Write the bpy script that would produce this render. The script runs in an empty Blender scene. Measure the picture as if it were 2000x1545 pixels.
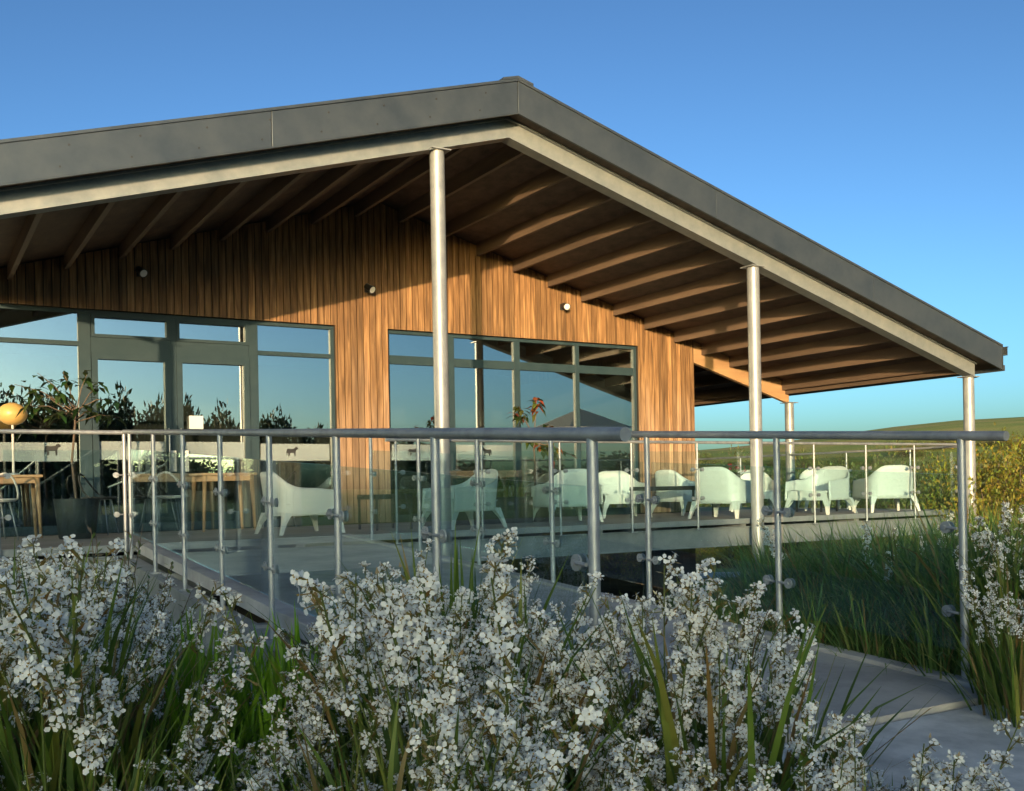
import bpy, math, random
import numpy as np
from mathutils import Vector, Matrix
random.seed(7)
R = random.Random(11)
S = bpy.context.scene
col = S.collection
sin, cos, rad = math.sin, math.cos, math.radians

# ------------------------------------------------------------------ camera
# building axes: X runs along the gable, Y into the depth of the building, Z up; the camera stands at the origin
FW = Vector((0.5075, 0.8616, 0.0)); RT = Vector((0.8616, -0.5075, 0.0))
ROLL = rad(1.07); FPX, CX, CY = 2000.0, 1000.0, 952.0
cam = bpy.data.cameras.new('camera'); camo = bpy.data.objects.new('camera', cam); col.objects.link(camo)
cr, sr = cos(ROLL), sin(ROLL)
ax = RT * cr - Vector((0, 0, sr)); ay = RT * sr + Vector((0, 0, cr)); az = -FW
M = Matrix((ax, ay, az)).transposed().to_4x4(); camo.matrix_world = M
cam.sensor_width = 36; cam.lens = 36.0; cam.shift_y = (CY - 772.5) / 2000.0; cam.clip_end = 5000; cam.clip_start = 0.05
S.camera = camo

# ------------------------------------------------------------------ light
SUN_TO = Vector((-2.55, -3.80, 0.40)).normalized()
SUN_EL = math.asin(SUN_TO.z)
w = bpy.data.worlds.new('World'); S.world = w; w.use_nodes = True
nt = w.node_tree; bg = nt.nodes['Background']
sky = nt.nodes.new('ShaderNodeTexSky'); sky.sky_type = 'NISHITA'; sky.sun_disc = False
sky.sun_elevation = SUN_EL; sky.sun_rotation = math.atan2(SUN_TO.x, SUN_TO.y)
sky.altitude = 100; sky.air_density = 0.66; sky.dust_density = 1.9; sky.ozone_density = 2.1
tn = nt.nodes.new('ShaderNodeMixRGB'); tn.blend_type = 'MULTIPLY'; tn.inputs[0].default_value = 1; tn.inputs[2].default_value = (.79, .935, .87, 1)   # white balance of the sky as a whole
gm_ = nt.nodes.new('ShaderNodeGamma'); gm_.inputs[1].default_value = 1.5; nt.links.new(sky.outputs[0], gm_.inputs[0])   # contrast of the whole sky, raised so its unseen sun-side glow adds fill light
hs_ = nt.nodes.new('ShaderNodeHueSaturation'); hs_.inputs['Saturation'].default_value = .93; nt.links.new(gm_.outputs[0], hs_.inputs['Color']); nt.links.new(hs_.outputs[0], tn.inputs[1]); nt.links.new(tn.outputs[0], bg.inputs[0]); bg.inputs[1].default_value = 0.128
sun = bpy.data.lights.new('sun', 'SUN'); sun.energy = 4.9; sun.angle = rad(0.5); sun.color = (1.0, 0.68, 0.37)
suno = bpy.data.objects.new('sun', sun); col.objects.link(suno); suno.location = SUN_TO * 60
suno.rotation_euler = SUN_TO.to_track_quat('Z', 'Y').to_euler()
S.view_settings.view_transform = 'Standard'; S.view_settings.look = 'None'; S.view_settings.gamma = 1
S.view_settings.exposure = 0.76
S.view_settings.use_curve_mapping = False
S.cycles.transparent_max_bounces = 24; S.cycles.max_bounces = 8
S.cycles.use_denoising = True

# ------------------------------------------------------------------ helpers
def at(px, py, Y=None, d=None):
    """world point seen at photo pixel px,py on the plane y=Y or at depth d"""
    u, v = px - CX, py - CY
    a = u * cr - v * sr; b = u * sr + v * cr
    r = FW * FPX + RT * a - Vector((0, 0, b))
    return r * (Y / r.y) if Y is not None else r * (d / FPX)

class MB:
    def __init__(s): s.v = []; s.f = []; s.c = []; s.tint = (1, 1, 1)
    def add(s, vs, fs):
        n = len(s.v); s.v.extend([tuple(p) for p in vs]); s.f.extend([tuple(i + n for i in f) for f in fs])
        s.c.extend([s.tint] * len(vs)); return s
    def box(s, x0, x1, y0, y1, z0, z1):
        return s.add([(x0,y0,z0),(x1,y0,z0),(x1,y1,z0),(x0,y1,z0),(x0,y0,z1),(x1,y0,z1),(x1,y1,z1),(x0,y1,z1)],
              [(3,2,1,0),(4,5,6,7),(0,1,5,4),(1,2,6,5),(2,3,7,6),(3,0,4,7)])
    def prism(s, pts, vec):
        """closed polygon pts (3D) swept by vec"""
        n = len(pts); q = [Vector(p) for p in pts]; e = Vector(vec)
        nrm = Vector((0,0,0))
        for i in range(n): nrm += q[i].cross(q[(i+1)%n])
        if nrm.dot(e) > 0: q.reverse()
        vs = q + [p + e for p in q]
        return s.add(vs, [tuple(range(n)), tuple(range(2*n-1, n-1, -1))] + [(i, i+n, (i+1)%n+n, (i+1)%n) for i in range(n)])
    def tube(s, pts, r, n=10, caps=True):
        pts = [Vector(p) for p in pts]; m = len(pts)
        rs = r if isinstance(r, (list, tuple)) else [r]*m
        vs = []; fs = []; t0 = (pts[1]-pts[0]).normalized()
        up = Vector((0,0,1)) if abs(t0.z) < .9 else Vector((1,0,0))
        a = t0.cross(up).normalized()
        for i, p in enumerate(pts):
            t = (pts[min(i+1,m-1)] - pts[max(i-1,0)]).normalized()
            a = (a - t*a.dot(t)).normalized(); b = t.cross(a)
            for k in range(n):
                w_ = 2*math.pi*k/n; vs.append(p + (a*cos(w_) + b*sin(w_))*rs[i])
        for i in range(m-1):
            for k in range(n):
                k2 = (k+1)%n; fs.append((i*n+k, i*n+k2, (i+1)*n+k2, (i+1)*n+k))
        if caps: fs += [tuple(range(n-1,-1,-1)), tuple((m-1)*n+k for k in range(n))]
        return s.add(vs, fs)
    def lathe(s, prof, c=(0,0,0), n=16):
        vs = []; fs = []
        for (r, z) in prof:
            for k in range(n):
                w_ = 2*math.pi*k/n; vs.append((c[0]+r*cos(w_), c[1]+r*sin(w_), c[2]+z))
        m = len(prof)
        for i in range(m-1):
            for k in range(n):
                k2 = (k+1)%n; fs.append((i*n+k, i*n+k2, (i+1)*n+k2, (i+1)*n+k))
        fs += [tuple(range(n-1,-1,-1)), tuple((m-1)*n+k for k in range(n))]
        return s.add(vs, fs)
    def mesh(s, name, mat, smooth=False, color=False):
        me = bpy.data.meshes.new(name); me.from_pydata(s.v, [], s.f)
        if color:
            ca = me.color_attributes.new('tint', 'FLOAT_COLOR', 'POINT')
            a = np.ones((len(s.v), 4), dtype=np.float32); a[:, :3] = np.array(s.c, dtype=np.float32).reshape(-1, 3)
            ca.data.foreach_set('color', a.ravel())
        if smooth:
            me.polygons.foreach_set('use_smooth', [True]*len(me.polygons))
        if mat: me.materials.append(mat)
        me.update(); return me
    def build(s, name, mat, parent=None, smooth=False, color=False):
        return link(name, s.mesh(name, mat, smooth, color), parent)

def link(name, me, parent=None, loc=None, rz=0):
    o = bpy.data.objects.new(name, me); col.objects.link(o)
    if parent: o.parent = parent
    if loc is not None: o.location = loc
    if rz: o.rotation_euler = (0, 0, rz)
    return o
def tag(o, label=None, cat=None, group=None, kind=None):
    if label: o['label'] = label
    if cat: o['category'] = cat
    if group: o['group'] = group
    if kind: o['kind'] = kind
    return o
def empty(name, loc=(0,0,0), rz=0, **k):
    o = bpy.data.objects.new(name, None); col.objects.link(o); o.location = loc; o.rotation_euler = (0,0,rz)
    o.empty_display_size = .1
    return tag(o, **k)
def auto_smooth(o, ang=40):
    me = o.data
    me.polygons.foreach_set('use_smooth', [True]*len(me.polygons))
    try: me.set_sharp_from_angle(angle=rad(ang))
    except Exception: pass
    return o
def bevel(o, wd=.004, seg=2):
    b = o.modifiers.new('bevel', 'BEVEL'); b.width = wd; b.segments = seg; b.limit_method = 'ANGLE'; b.angle_limit = rad(40); return o

# ------------------------------------------------------------------ materials
def newmat(name):
    m = bpy.data.materials.new(name); m.use_nodes = True
    return m, m.node_tree.nodes, m.node_tree.links, m.node_tree.nodes['Principled BSDF']
def ramp(n, pts):
    r = n.new('ShaderNodeValToRGB'); e = r.color_ramp.elements
    while len(e) < len(pts): e.new(.5)
    for k, (p, c) in enumerate(pts): e[k].position = p; e[k].color = (*c, 1)
    return r
def noisy(name, c0, c1, scale=4, stretch=(1,1,1), rough=.6, metal=0.0, bump=.0, bscale=None, objrand=0.0, detail=6, rough_var=.1, mid=(.3,.7), spec=.5):
    m, n, l, p = newmat(name)
    tc = n.new('ShaderNodeTexCoord'); mp = n.new('ShaderNodeMapping'); mp.inputs['Scale'].default_value = stretch
    l.new(tc.outputs['Object'], mp.inputs[0])
    nz = n.new('ShaderNodeTexNoise'); nz.inputs['Scale'].default_value = scale; nz.inputs['Detail'].default_value = detail; nz.inputs['Roughness'].default_value = .65
    l.new(mp.outputs[0], nz.inputs['Vector'])
    if objrand:
        oi = n.new('ShaderNodeObjectInfo'); nz.noise_dimensions = '4D'
        mu = n.new('ShaderNodeMath'); mu.operation = 'MULTIPLY'; mu.inputs[1].default_value = 37.0
        l.new(oi.outputs['Random'], mu.inputs[0]); l.new(mu.outputs[0], nz.inputs['W'])
    rp = ramp(n, [(mid[0], c0), (mid[1], c1)]); l.new(nz.outputs['Fac'], rp.inputs[0])
    out = rp.outputs[0]
    if objrand:
        hs = n.new('ShaderNodeHueSaturation'); mr = n.new('ShaderNodeMapRange')
        mr.inputs['To Min'].default_value = 1 - objrand; mr.inputs['To Max'].default_value = 1 + objrand
        l.new(oi.outputs['Random'], mr.inputs[0]); l.new(mr.outputs[0], hs.inputs['Value']); l.new(out, hs.inputs['Color']); out = hs.outputs[0]
    l.new(out, p.inputs['Base Color'])
    mr2 = n.new('ShaderNodeMapRange'); mr2.inputs['To Min'].default_value = rough - rough_var; mr2.inputs['To Max'].default_value = rough + rough_var
    l.new(nz.outputs['Fac'], mr2.inputs[0]); l.new(mr2.outputs[0], p.inputs['Roughness'])
    p.inputs['Metallic'].default_value = metal; p.inputs['Specular IOR Level'].default_value = spec
    if bump:
        bp = n.new('ShaderNodeBump'); bp.inputs['Strength'].default_value = bump; bp.inputs['Distance'].default_value = .01
        nb = nz
        if bscale:
            nb = n.new('ShaderNodeTexNoise'); nb.inputs['Scale'].default_value = bscale; nb.inputs['Detail'].default_value = 4; l.new(mp.outputs[0], nb.inputs['Vector'])
        l.new(nb.outputs['Fac'], bp.inputs['Height']); l.new(bp.outputs[0], p.inputs['Normal'])
    return m

MT = {}
MT['galv'] = noisy('galvanised_steel', (.22,.24,.265), (.40,.42,.44), scale=9, rough=.48, metal=.55, bump=.05, detail=8)
MT['galv_col'] = noisy('galvanised_column', (.21,.225,.24), (.32,.33,.335), scale=5, rough=.45, metal=.35, detail=8)
MT['beam'] = noisy('galvanised_beam', (.165,.19,.205), (.25,.27,.275), scale=6, rough=.5, metal=.35, detail=8)
MT['fascia'] = noisy('dark_grey_cladding_metal', (.050,.064,.078), (.078,.092,.105), scale=2.5, rough=.34, metal=.5, detail=5)
MT['frame'] = noisy('grey_window_metal', (.018,.038,.050), (.028,.05,.062), scale=5, rough=.5, metal=0, spec=.3)
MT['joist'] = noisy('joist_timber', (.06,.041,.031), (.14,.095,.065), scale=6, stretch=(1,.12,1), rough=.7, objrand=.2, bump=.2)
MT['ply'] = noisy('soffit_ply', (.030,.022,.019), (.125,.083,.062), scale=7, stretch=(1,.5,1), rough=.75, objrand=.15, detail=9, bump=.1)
MT['rafter'] = noisy('rafter_timber', (.26,.15,.075), (.40,.25,.13), scale=6, stretch=(.15,1,1), rough=.65, bump=.15)
MT['concrete'] = noisy('concrete', (.33,.335,.335), (.66,.65,.635), scale=2.6, rough=.85, bump=.4, bscale=70, detail=14, mid=(.36,.64))
MT['deck'] = noisy('ramp_deck', (.26,.255,.255), (.45,.435,.425), scale=2.0, rough=.75, bump=.3, bscale=60, detail=14, mid=(.36,.64))
MT['deckboard'] = noisy('terrace_board', (.17,.165,.155), (.30,.285,.265), scale=8, stretch=(.1,1,1), rough=.8, objrand=.15, bump=.2)
MT['dark'] = noisy('dark_cladding', (.018,.016,.015), (.035,.03,.027), scale=8, stretch=(1,1,.1), rough=.7, objrand=.2)
MT['inner'] = noisy('interior_wall', (.16,.15,.14), (.2,.19,.18), scale=2, rough=.9)
MT['innerfloor'] = noisy('interior_floor', (.10,.09,.08), (.16,.14,.12), scale=3, rough=.6)
MT['whiteplastic'] = noisy('white_plastic', (.62,.61,.575), (.68,.665,.625), scale=3, rough=.45)
MT['black'] = noisy('black_metal', (.015,.016,.017), (.03,.03,.032), scale=8, rough=.5)
MT['oak'] = noisy('oak', (.27,.165,.085), (.38,.25,.14), scale=9, stretch=(.2,1,1), rough=.5)
MT['paper'] = noisy('paper', (.55,.58,.58), (.62,.64,.63), scale=3, rough=.8)
MT['canvas'] = noisy('parasol_canvas', (.74,.75,.74), (.82,.82,.8), scale=3, rough=.8)
def canvas_tr():
    m = MT['canvas']; n = m.node_tree.nodes; l = m.node_tree.links; t = n.new('ShaderNodeBsdfTranslucent'); t.inputs[0].default_value = (.9,.9,.88,1)
    mx = n.new('ShaderNodeMixShader'); mx.inputs[0].default_value = .75; l.new(n['Principled BSDF'].outputs[0], mx.inputs[1]); l.new(t.outputs[0], mx.inputs[2]); l.new(mx.outputs[0], n['Material Output'].inputs[0])
canvas_tr()
MT['pot'] = noisy('planter', (.014,.02,.021), (.026,.034,.034), scale=5, rough=.55)
MT['soil'] = noisy('soil', (.02,.015,.011), (.055,.04,.03), scale=12, rough=.95, bump=.5)
MT['bark'] = noisy('bark', (.07,.05,.035), (.15,.11,.08), scale=14, stretch=(1,1,.3), rough=.9, bump=.5)
MT['gravel'] = noisy('pale_gravel', (.33,.33,.32), (.52,.5,.47), scale=20, rough=.9)
MT['lens'] = noisy('lamp_lens', (.7,.7,.68), (.8,.8,.78), scale=4, rough=.2)

def clad_mat():
    m, n, l, p = newmat('larch_cladding')
    tc = n.new('ShaderNodeTexCoord'); mp = n.new('ShaderNodeMapping'); mp.inputs['Scale'].default_value = (1,1,.06)
    l.new(tc.outputs['Object'], mp.inputs[0]); oi = n.new('ShaderNodeObjectInfo')
    mu = n.new('ShaderNodeMath'); mu.operation = 'MULTIPLY'; mu.inputs[1].default_value = 53.0; l.new(oi.outputs['Random'], mu.inputs[0])
    nz = n.new('ShaderNodeTexNoise'); nz.noise_dimensions = '4D'; nz.inputs['Scale'].default_value = 28; nz.inputs['Detail'].default_value = 7; nz.inputs['Distortion'].default_value = .6
    l.new(mp.outputs[0], nz.inputs['Vector']); l.new(mu.outputs[0], nz.inputs['W'])
    grain = ramp(n, [(.28,(.075,.039,.018)), (.5,(.215,.115,.05)), (.75,(.43,.255,.12))]); l.new(nz.outputs['Fac'], grain.inputs[0])
    # silvered weathering: towards the foot of the wall, patchy (rain splash and sun)
    mp2 = n.new('ShaderNodeMapping'); mp2.inputs['Scale'].default_value = (2.2,1,.5); l.new(tc.outputs['Object'], mp2.inputs[0])
    n2 = n.new('ShaderNodeTexNoise'); n2.noise_dimensions = '4D'; n2.inputs['Scale'].default_value = 1.7; n2.inputs['Detail'].default_value = 5
    l.new(mp2.outputs[0], n2.inputs['Vector']); l.new(mu.outputs[0], n2.inputs['W'])
    sx = n.new('ShaderNodeSeparateXYZ'); l.new(tc.outputs['Object'], sx.inputs[0])
    mr = n.new('ShaderNodeMapRange'); mr.inputs['From Min'].default_value = 2.9; mr.inputs['From Max'].default_value = .6; mr.inputs['To Min'].default_value = -.25; mr.inputs['To Max'].default_value = .42
    l.new(sx.outputs['Z'], mr.inputs[0])
    ad = n.new('ShaderNodeMath'); ad.operation = 'ADD'; l.new(mr.outputs[0], ad.inputs[0]); l.new(n2.outputs['Fac'], ad.inputs[1])
    cl = n.new('ShaderNodeMapRange'); cl.inputs['From Min'].default_value = .45; cl.inputs['From Max'].default_value = 1.0; l.new(ad.outputs[0], cl.inputs[0])
    gr = ramp(n, [(.3,(.24,.15,.095)), (.7,(.48,.33,.22))]); l.new(nz.outputs['Fac'], gr.inputs[0])
    mx = n.new('ShaderNodeMixRGB'); l.new(cl.outputs[0], mx.inputs[0]); l.new(grain.outputs[0], mx.inputs[1]); l.new(gr.outputs[0], mx.inputs[2])
    hs = n.new('ShaderNodeHueSaturation'); m3 = n.new('ShaderNodeMapRange'); m3.inputs['To Min'].default_value = .62; m3.inputs['To Max'].default_value = 1.2
    l.new(oi.outputs['Random'], m3.inputs[0]); l.new(m3.outputs[0], hs.inputs['Value']); l.new(mx.outputs[0], hs.inputs['Color'])
    l.new(hs.outputs[0], p.inputs['Base Color']); p.inputs['Roughness'].default_value = .7
    bp = n.new('ShaderNodeBump'); bp.inputs['Strength'].default_value = .25; bp.inputs['Distance'].default_value = .004
    l.new(nz.outputs['Fac'], bp.inputs['Height']); l.new(bp.outputs[0], p.inputs['Normal'])
    return m
MT['clad'] = clad_mat()

def glass_mat(name, tint, refl, rough=0.0, f0=.04, tintrefl=(1,1,1), wob=0.0):
    m = bpy.data.materials.new(name); m.use_nodes = True; n = m.node_tree.nodes; l = m.node_tree.links
    n.remove(n['Principled BSDF']); out = n['Material Output']
    tr = n.new('ShaderNodeBsdfTransparent'); tr.inputs[0].default_value = (*tint, 1)
    gl = n.new('ShaderNodeBsdfGlossy'); gl.inputs['Roughness'].default_value = rough; gl.inputs[0].default_value = (*tintrefl, 1)
    lw_ = n.new('ShaderNodeLayerWeight'); lw_.inputs['Blend'].default_value = .5
    pw = n.new('ShaderNodeMath'); pw.operation = 'POWER'; pw.inputs[1].default_value = 4.6; l.new(lw_.outputs['Facing'], pw.inputs[0])
    ad = n.new('ShaderNodeMath'); ad.operation = 'MULTIPLY_ADD'; ad.inputs[1].default_value = .9 - refl; ad.inputs[2].default_value = f0 + refl; ad.use_clamp = True
    l.new(pw.outputs[0], ad.inputs[0])
    mx = n.new('ShaderNodeMixShader'); l.new(ad.outputs[0], mx.inputs[0]); l.new(tr.outputs[0], mx.inputs[1]); l.new(gl.outputs[0], mx.inputs[2])
    l.new(mx.outputs[0], out.inputs[0])
    if wob:
        tc = n.new('ShaderNodeTexCoord'); nz = n.new('ShaderNodeTexNoise'); nz.inputs['Scale'].default_value = 1.1; l.new(tc.outputs['Object'], nz.inputs[0])
        bp = n.new('ShaderNodeBump'); bp.inputs['Strength'].default_value = wob; bp.inputs['Distance'].default_value = .02
        l.new(nz.outputs[0], bp.inputs['Height']); l.new(bp.outputs[0], gl.inputs['Normal'])
    return m
MT['glass'] = glass_mat('balustrade_glass', (.87,.942,.957), .012, f0=.035, tintrefl=(.85,.95,1))
MT['window'] = glass_mat('window_glass', (.70,.77,.77), .30, tintrefl=(.97,1,.98), wob=.02)
def frost_mat():
    m = glass_mat('frosted_film', (.85,.9,.9), .03, rough=.5); n = m.node_tree.nodes; l = m.node_tree.links
    src = n['Material Output'].inputs[0].links[0].from_socket; df = n.new('ShaderNodeBsdfDiffuse'); df.inputs[0].default_value = (.42,.49,.51,1)
    mx = n.new('ShaderNodeMixShader'); mx.inputs[0].default_value = .30; l.new(src, mx.inputs[1]); l.new(df.outputs[0], mx.inputs[2]); l.new(mx.outputs[0], n['Material Output'].inputs[0]); return m
MT['frost'] = frost_mat()

def leaf_mat(name, trans=.3, rough=.5, gain=1.0):
    m, n, l, p = newmat(name)
    at_ = n.new('ShaderNodeAttribute'); at_.attribute_name = 'tint'
    p.inputs['Roughness'].default_value = rough; l.new(at_.outputs['Color'], p.inputs['Base Color'])
    p.inputs['Specular IOR Level'].default_value = .35
    t = n.new('ShaderNodeBsdfTranslucent'); l.new(at_.outputs['Color'], t.inputs[0])
    mx = n.new('ShaderNodeMixShader'); mx.inputs[0].default_value = trans
    l.new(p.outputs[0], mx.inputs[1]); l.new(t.outputs[0], mx.inputs[2]); l.new(mx.outputs[0], n['Material Output'].inputs[0])
    return m
MT['leaf'] = leaf_mat('leaf'); MT['petal'] = leaf_mat('petal', .4, .6)

def ground_mat():
    m, n, l, p = newmat('grass_ground')
    tc = n.new('ShaderNodeTexCoord')
    n1 = n.new('ShaderNodeTexNoise'); n1.inputs['Scale'].default_value = .035; n1.inputs['Detail'].default_value = 5; l.new(tc.outputs['Object'], n1.inputs[0])
    n2 = n.new('ShaderNodeTexNoise'); n2.inputs['Scale'].default_value = 1.6; n2.inputs['Detail'].default_value = 8; l.new(tc.outputs['Object'], n2.inputs[0])
    a = ramp(n, [(.35,(.22,.29,.075)), (.5,(.30,.33,.095)), (.62,(.38,.34,.13)), (.75,(.42,.34,.16))]); l.new(n1.outputs[0], a.inputs[0])
    b = ramp(n, [(.3,(.55,.55,.5)), (.7,(1.15,1.15,1.1))]); l.new(n2.outputs[0], b.inputs[0])
    mx = n.new('ShaderNodeMixRGB'); mx.blend_type = 'MULTIPLY'; mx.inputs[0].default_value = 1; l.new(a.outputs[0], mx.inputs[1]); l.new(b.outputs[0], mx.inputs[2])
    # planting soil of the beds close to the building
    ln = n.new('ShaderNodeVectorMath'); ln.operation = 'DISTANCE'; ln.inputs[1].default_value = (5, 5, -1.5); l.new(tc.outputs['Object'], ln.inputs[0])
    mr = n.new('ShaderNodeMapRange'); mr.inputs['From Min'].default_value = 10.5; mr.inputs['From Max'].default_value = 12.5; l.new(ln.outputs['Value'], mr.inputs[0])
    so = ramp(n, [(.3,(.035,.035,.018)), (.7,(.09,.085,.045))]); l.new(n2.outputs[0], so.inputs[0])
    m2 = n.new('ShaderNodeMixRGB'); l.new(mr.outputs[0], m2.inputs[0]); l.new(so.outputs[0], m2.inputs[1]); l.new(mx.outputs[0], m2.inputs[2])
    l.new(m2.outputs[0], p.inputs['Base Color']); p.inputs['Roughness'].default_value = .95; p.inputs['Specular IOR Level'].default_value = .1
    bp = n.new('ShaderNodeBump'); bp.inputs['Strength'].default_value = .6; bp.inputs['Distance'].default_value = .1; l.new(n2.outputs[0], bp.inputs['Height']); l.new(bp.outputs[0], p.inputs['Normal'])
    return m
MT['ground'] = ground_mat()

# ------------------------------------------------------------------ terrain
def sm(a, b, x):
    t = min(1, max(0, (x-a)/(b-a))); return t*t*(3-2*t)
FLOOR = -0.50                      # terrace floor (the camera's eye is z = 0)
def zdeck(Y): return FLOOR + (Y - 10.15) * 0.057
def ground_z(x, y):
    g = -1.06 - .92*sm(3.0, 9.8, y) - .35*sm(14, 30, y) - .35*sm(9, 22, x)*sm(0, 12, y)
    r = math.hypot(x, y)
    if r > 60:
        azm = math.degrees(math.atan2(x*RT.x + y*RT.y, x*FW.x + y*FW.y))
        front = max(0, 1 - abs(((azm - 22 + 180) % 360) - 180)/75)
        k = sm(60, 520, r)
        g += k * (4 + 18.5*front + 8*sm(10, 32, azm)*front) + k*3*sin(x*.011+1)*cos(y*.013)
    if y > 0: g -= 1.9*sm(26, 60, r)
    if y < -3: g += .5*sm(-3, -9, y)
    return g
mb = MB(); rr = [0, .6, 1.2, 1.8, 2.5, 3.2, 4, 5, 6, 7, 8, 9, 10, 11, 12.5, 14, 16, 18, 21, 25, 30, 40, 55, 75, 100, 140, 190, 260, 350, 450, 600, 900, 1600, 3000]
NA = 120
vs = [(0, 0, ground_z(0, 0))]
for r in rr[1:]:
    for k in range(NA):
        a = 2*math.pi*k/NA; x, y = r*cos(a), r*sin(a); vs.append((x, y, ground_z(x, y)))
fs = [(0, 1+k, 1+(k+1) % NA) for k in range(NA)]
for i in range(len(rr)-2):
    for k in range(NA):
        fs.append((1+i*NA+k, 1+(i+1)*NA+k, 1+(i+1)*NA+(k+1) % NA, 1+i*NA+(k+1) % NA))
mb.add(vs, fs); tag(mb.build('ground', MT['ground'], smooth=True), kind='structure')

# paved path leading onto the ramp, in two slabs with an open joint
PZ = zdeck(2.72)
pe = MB(); pe.prism([(2.05,2.70,PZ-.15),(4.10,2.70,PZ-.15),(4.10,2.70,PZ-.018),(2.05,2.70,PZ-.018)], (0,-9.0,-.12))
o = tag(pe.build('path', MT['concrete']), kind='structure'); bevel(o, .008)
pe = MB(); pe.prism([(4.115,2.74,PZ-.15),(4.165,2.74,PZ-.15),(4.165,2.74,PZ+.004),(4.115,2.74,PZ+.004)], (0,-9.0,-.12))
ed = pe.build('edging_strip', MT['galv'], parent=o)
gp = MB()
for i in range(24):
    x0, x1 = 11+i*1.5, 12.5+i*1.5
    gp.add([(x0,18.5,ground_z(x0,18.5)+.03),(x1,18.5,ground_z(x1,18.5)+.03),(x1,22,ground_z(x1,22)+.03),(x0,22,ground_z(x0,22)+.03)], [(0,1,2,3)])
tag(gp.build('gravel_path', MT['gravel']), kind='structure')

# ------------------------------------------------------------------ ramp
Y0R, Y1R = 2.73, 10.40
def sl(mb, x0, x1, za, zb, ya=Y0R, yb=Y1R):          # a bar following the ramp, between heights za..zb above the deck line
    return mb.add([(x0,ya,zdeck(ya)+za),(x1,ya,zdeck(ya)+za),(x1,yb,zdeck(yb)+za),(x0,yb,zdeck(yb)+za),
            (x0,ya,zdeck(ya)+zb),(x1,ya,zdeck(ya)+zb),(x1,yb,zdeck(yb)+zb),(x0,yb,zdeck(yb)+zb)],
            [(3,2,1,0),(4,5,6,7),(0,1,5,4),(1,2,6,5),(2,3,7,6),(3,0,4,7)])
rampo = tag(sl(MB(), 1.99, 3.99, -.07, 0).build('ramp', MT['deck']), kind='structure')
bevel(sl(MB(), 1.885, 1.985, -.07, .025).build('deck_edge', MT['deck'], rampo), .006)
bevel(sl(MB(), 3.995, 4.09, -.07, .02).build('deck_edge', MT['deck'], rampo), .006)
ch = MB(); sl(ch, 1.735, 1.88, -.125, -.11); sl(ch, 1.80, 1.815, -.43, -.125); sl(ch, 1.735, 1.88, -.445, -.43)
ch.build('steel_channel', MT['galv'], rampo)
ch = MB(); sl(ch, 4.02, 4.16, -.125, -.11); sl(ch, 4.08, 4.095, -.43, -.125); sl(ch, 4.02, 4.16, -.445, -.43)
ch.build('steel_channel', MT['galv'], rampo)
st = MB()
for y in (4.2, 5.7, 7.2, 8.7, 10.0): st.box(1.76, 1.795, y, y+.012, zdeck(y)-.428, zdeck(y)-.128)
st.build('stiffener', MT['galv'], rampo)
cb_ = MB()
for y in (3.6, 6.2, 8.8): cb_.box(1.82, 4.075, y, y+.1, zdeck(y)-.3, zdeck(y)-.09)
cb_.build('cross_beam', MT['galv'], rampo)
for x in (1.84, 4.05):
    for y in (5.2, 8.6):
        MB().tube([(x+.03,y,ground_z(x,y)-.2),(x+.03,y,zdeck(y)-.44)], .05, 12).build('support_post', MT['galv'], rampo, smooth=True)

# ------------------------------------------------------------------ balustrades
def clamp(p, nrm, along, parent):
    """a two-disc glass clamp on an arm: p centre, nrm glass normal, along direction back to the post"""
    p, nrm, along = Vector(p), Vector(nrm), Vector(along); m = MB()
    m.tube([p - nrm*.016, p - nrm*.008], .027, 14); m.tube([p + nrm*.008, p + nrm*.016], .027, 14)
    m.tube([p - nrm*.028, p - nrm*.016], .010, 8)
    m.tube([p - nrm*.02, p - nrm*.02 + along*.065], .007, 6)
    return auto_smooth(m.build('clamp', MT['galv'], parent))
def balustrade(name, label, group, posts, top, bot, up_dir, nrm, ends, rail_r=.0215, post_r=.018, glass=True, gl0=.14, gl1=.93, small=False, rail_pts=None):
    """posts: list of 3D floor points; top/bot heights relative to them"""
    root = empty(name, posts[0], label=label, cat='railing', group=group); inv = Vector(posts[0])
    L = lambda p: Vector(p) - inv
    d = (Vector(posts[-1]) - Vector(posts[0])).normalized()
    rp = rail_pts or [Vector(posts[0]) - d*ends[0] + Vector((0,0,top)), Vector(posts[-1]) + d*ends[1] + Vector((0,0,top))]
    auto_smooth(MB().tube([L(p) for p in rp], rail_r, 16).build('handrail', MT['galv'], root))
    for i, p in enumerate(posts):
        p = Vector(p); m = MB()
        m.tube([L(p + Vector((0,0,bot))), L(p + Vector((0,0,top-rail_r*.6)))], post_r, 12)
        b = L(p + Vector((0,0,bot))); m.box(b.x-.045, b.x+.045, b.y-.045, b.y+.045, b.z-.004, b.z+.008)
        auto_smooth(m.build('post', MT['galv'], root))
    if glass:
        for a, b in zip(posts[:-1], posts[1:]):
            a, b = Vector(a), Vector(b); e = (b-a).normalized(); n_ = Vector(nrm)
            p0, p1 = a + e*.045, b - e*.045
            q = [L(p0+Vector((0,0,gl0))), L(p1+Vector((0,0,gl0))), L(p1+Vector((0,0,gl1))), L(p0+Vector((0,0,gl1)))]
            q = [v - n_*.005 for v in q]
            g = MB().prism(q, n_*.01).build('glass_panel', MT['glass'], root)
            for hz in (gl0+.17, gl1-.24):
                for (pp, s_) in ((p0, -1), (p1, 1)):
                    clamp(L(pp - e*s_*.035 + Vector((0,0,hz))), nrm, e*s_, g)
    return root
lp = [(1.80, y, zdeck(y)) for y in [10.15 - 1.083*k for k in range(8)]]
balustrade('ramp_railing', 'galvanised steel and glass railing along the flower-bed side of the ramp', 'ramp railings', lp, 1.09, -.11, None, (1,0,0), (.28, .17))
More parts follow.
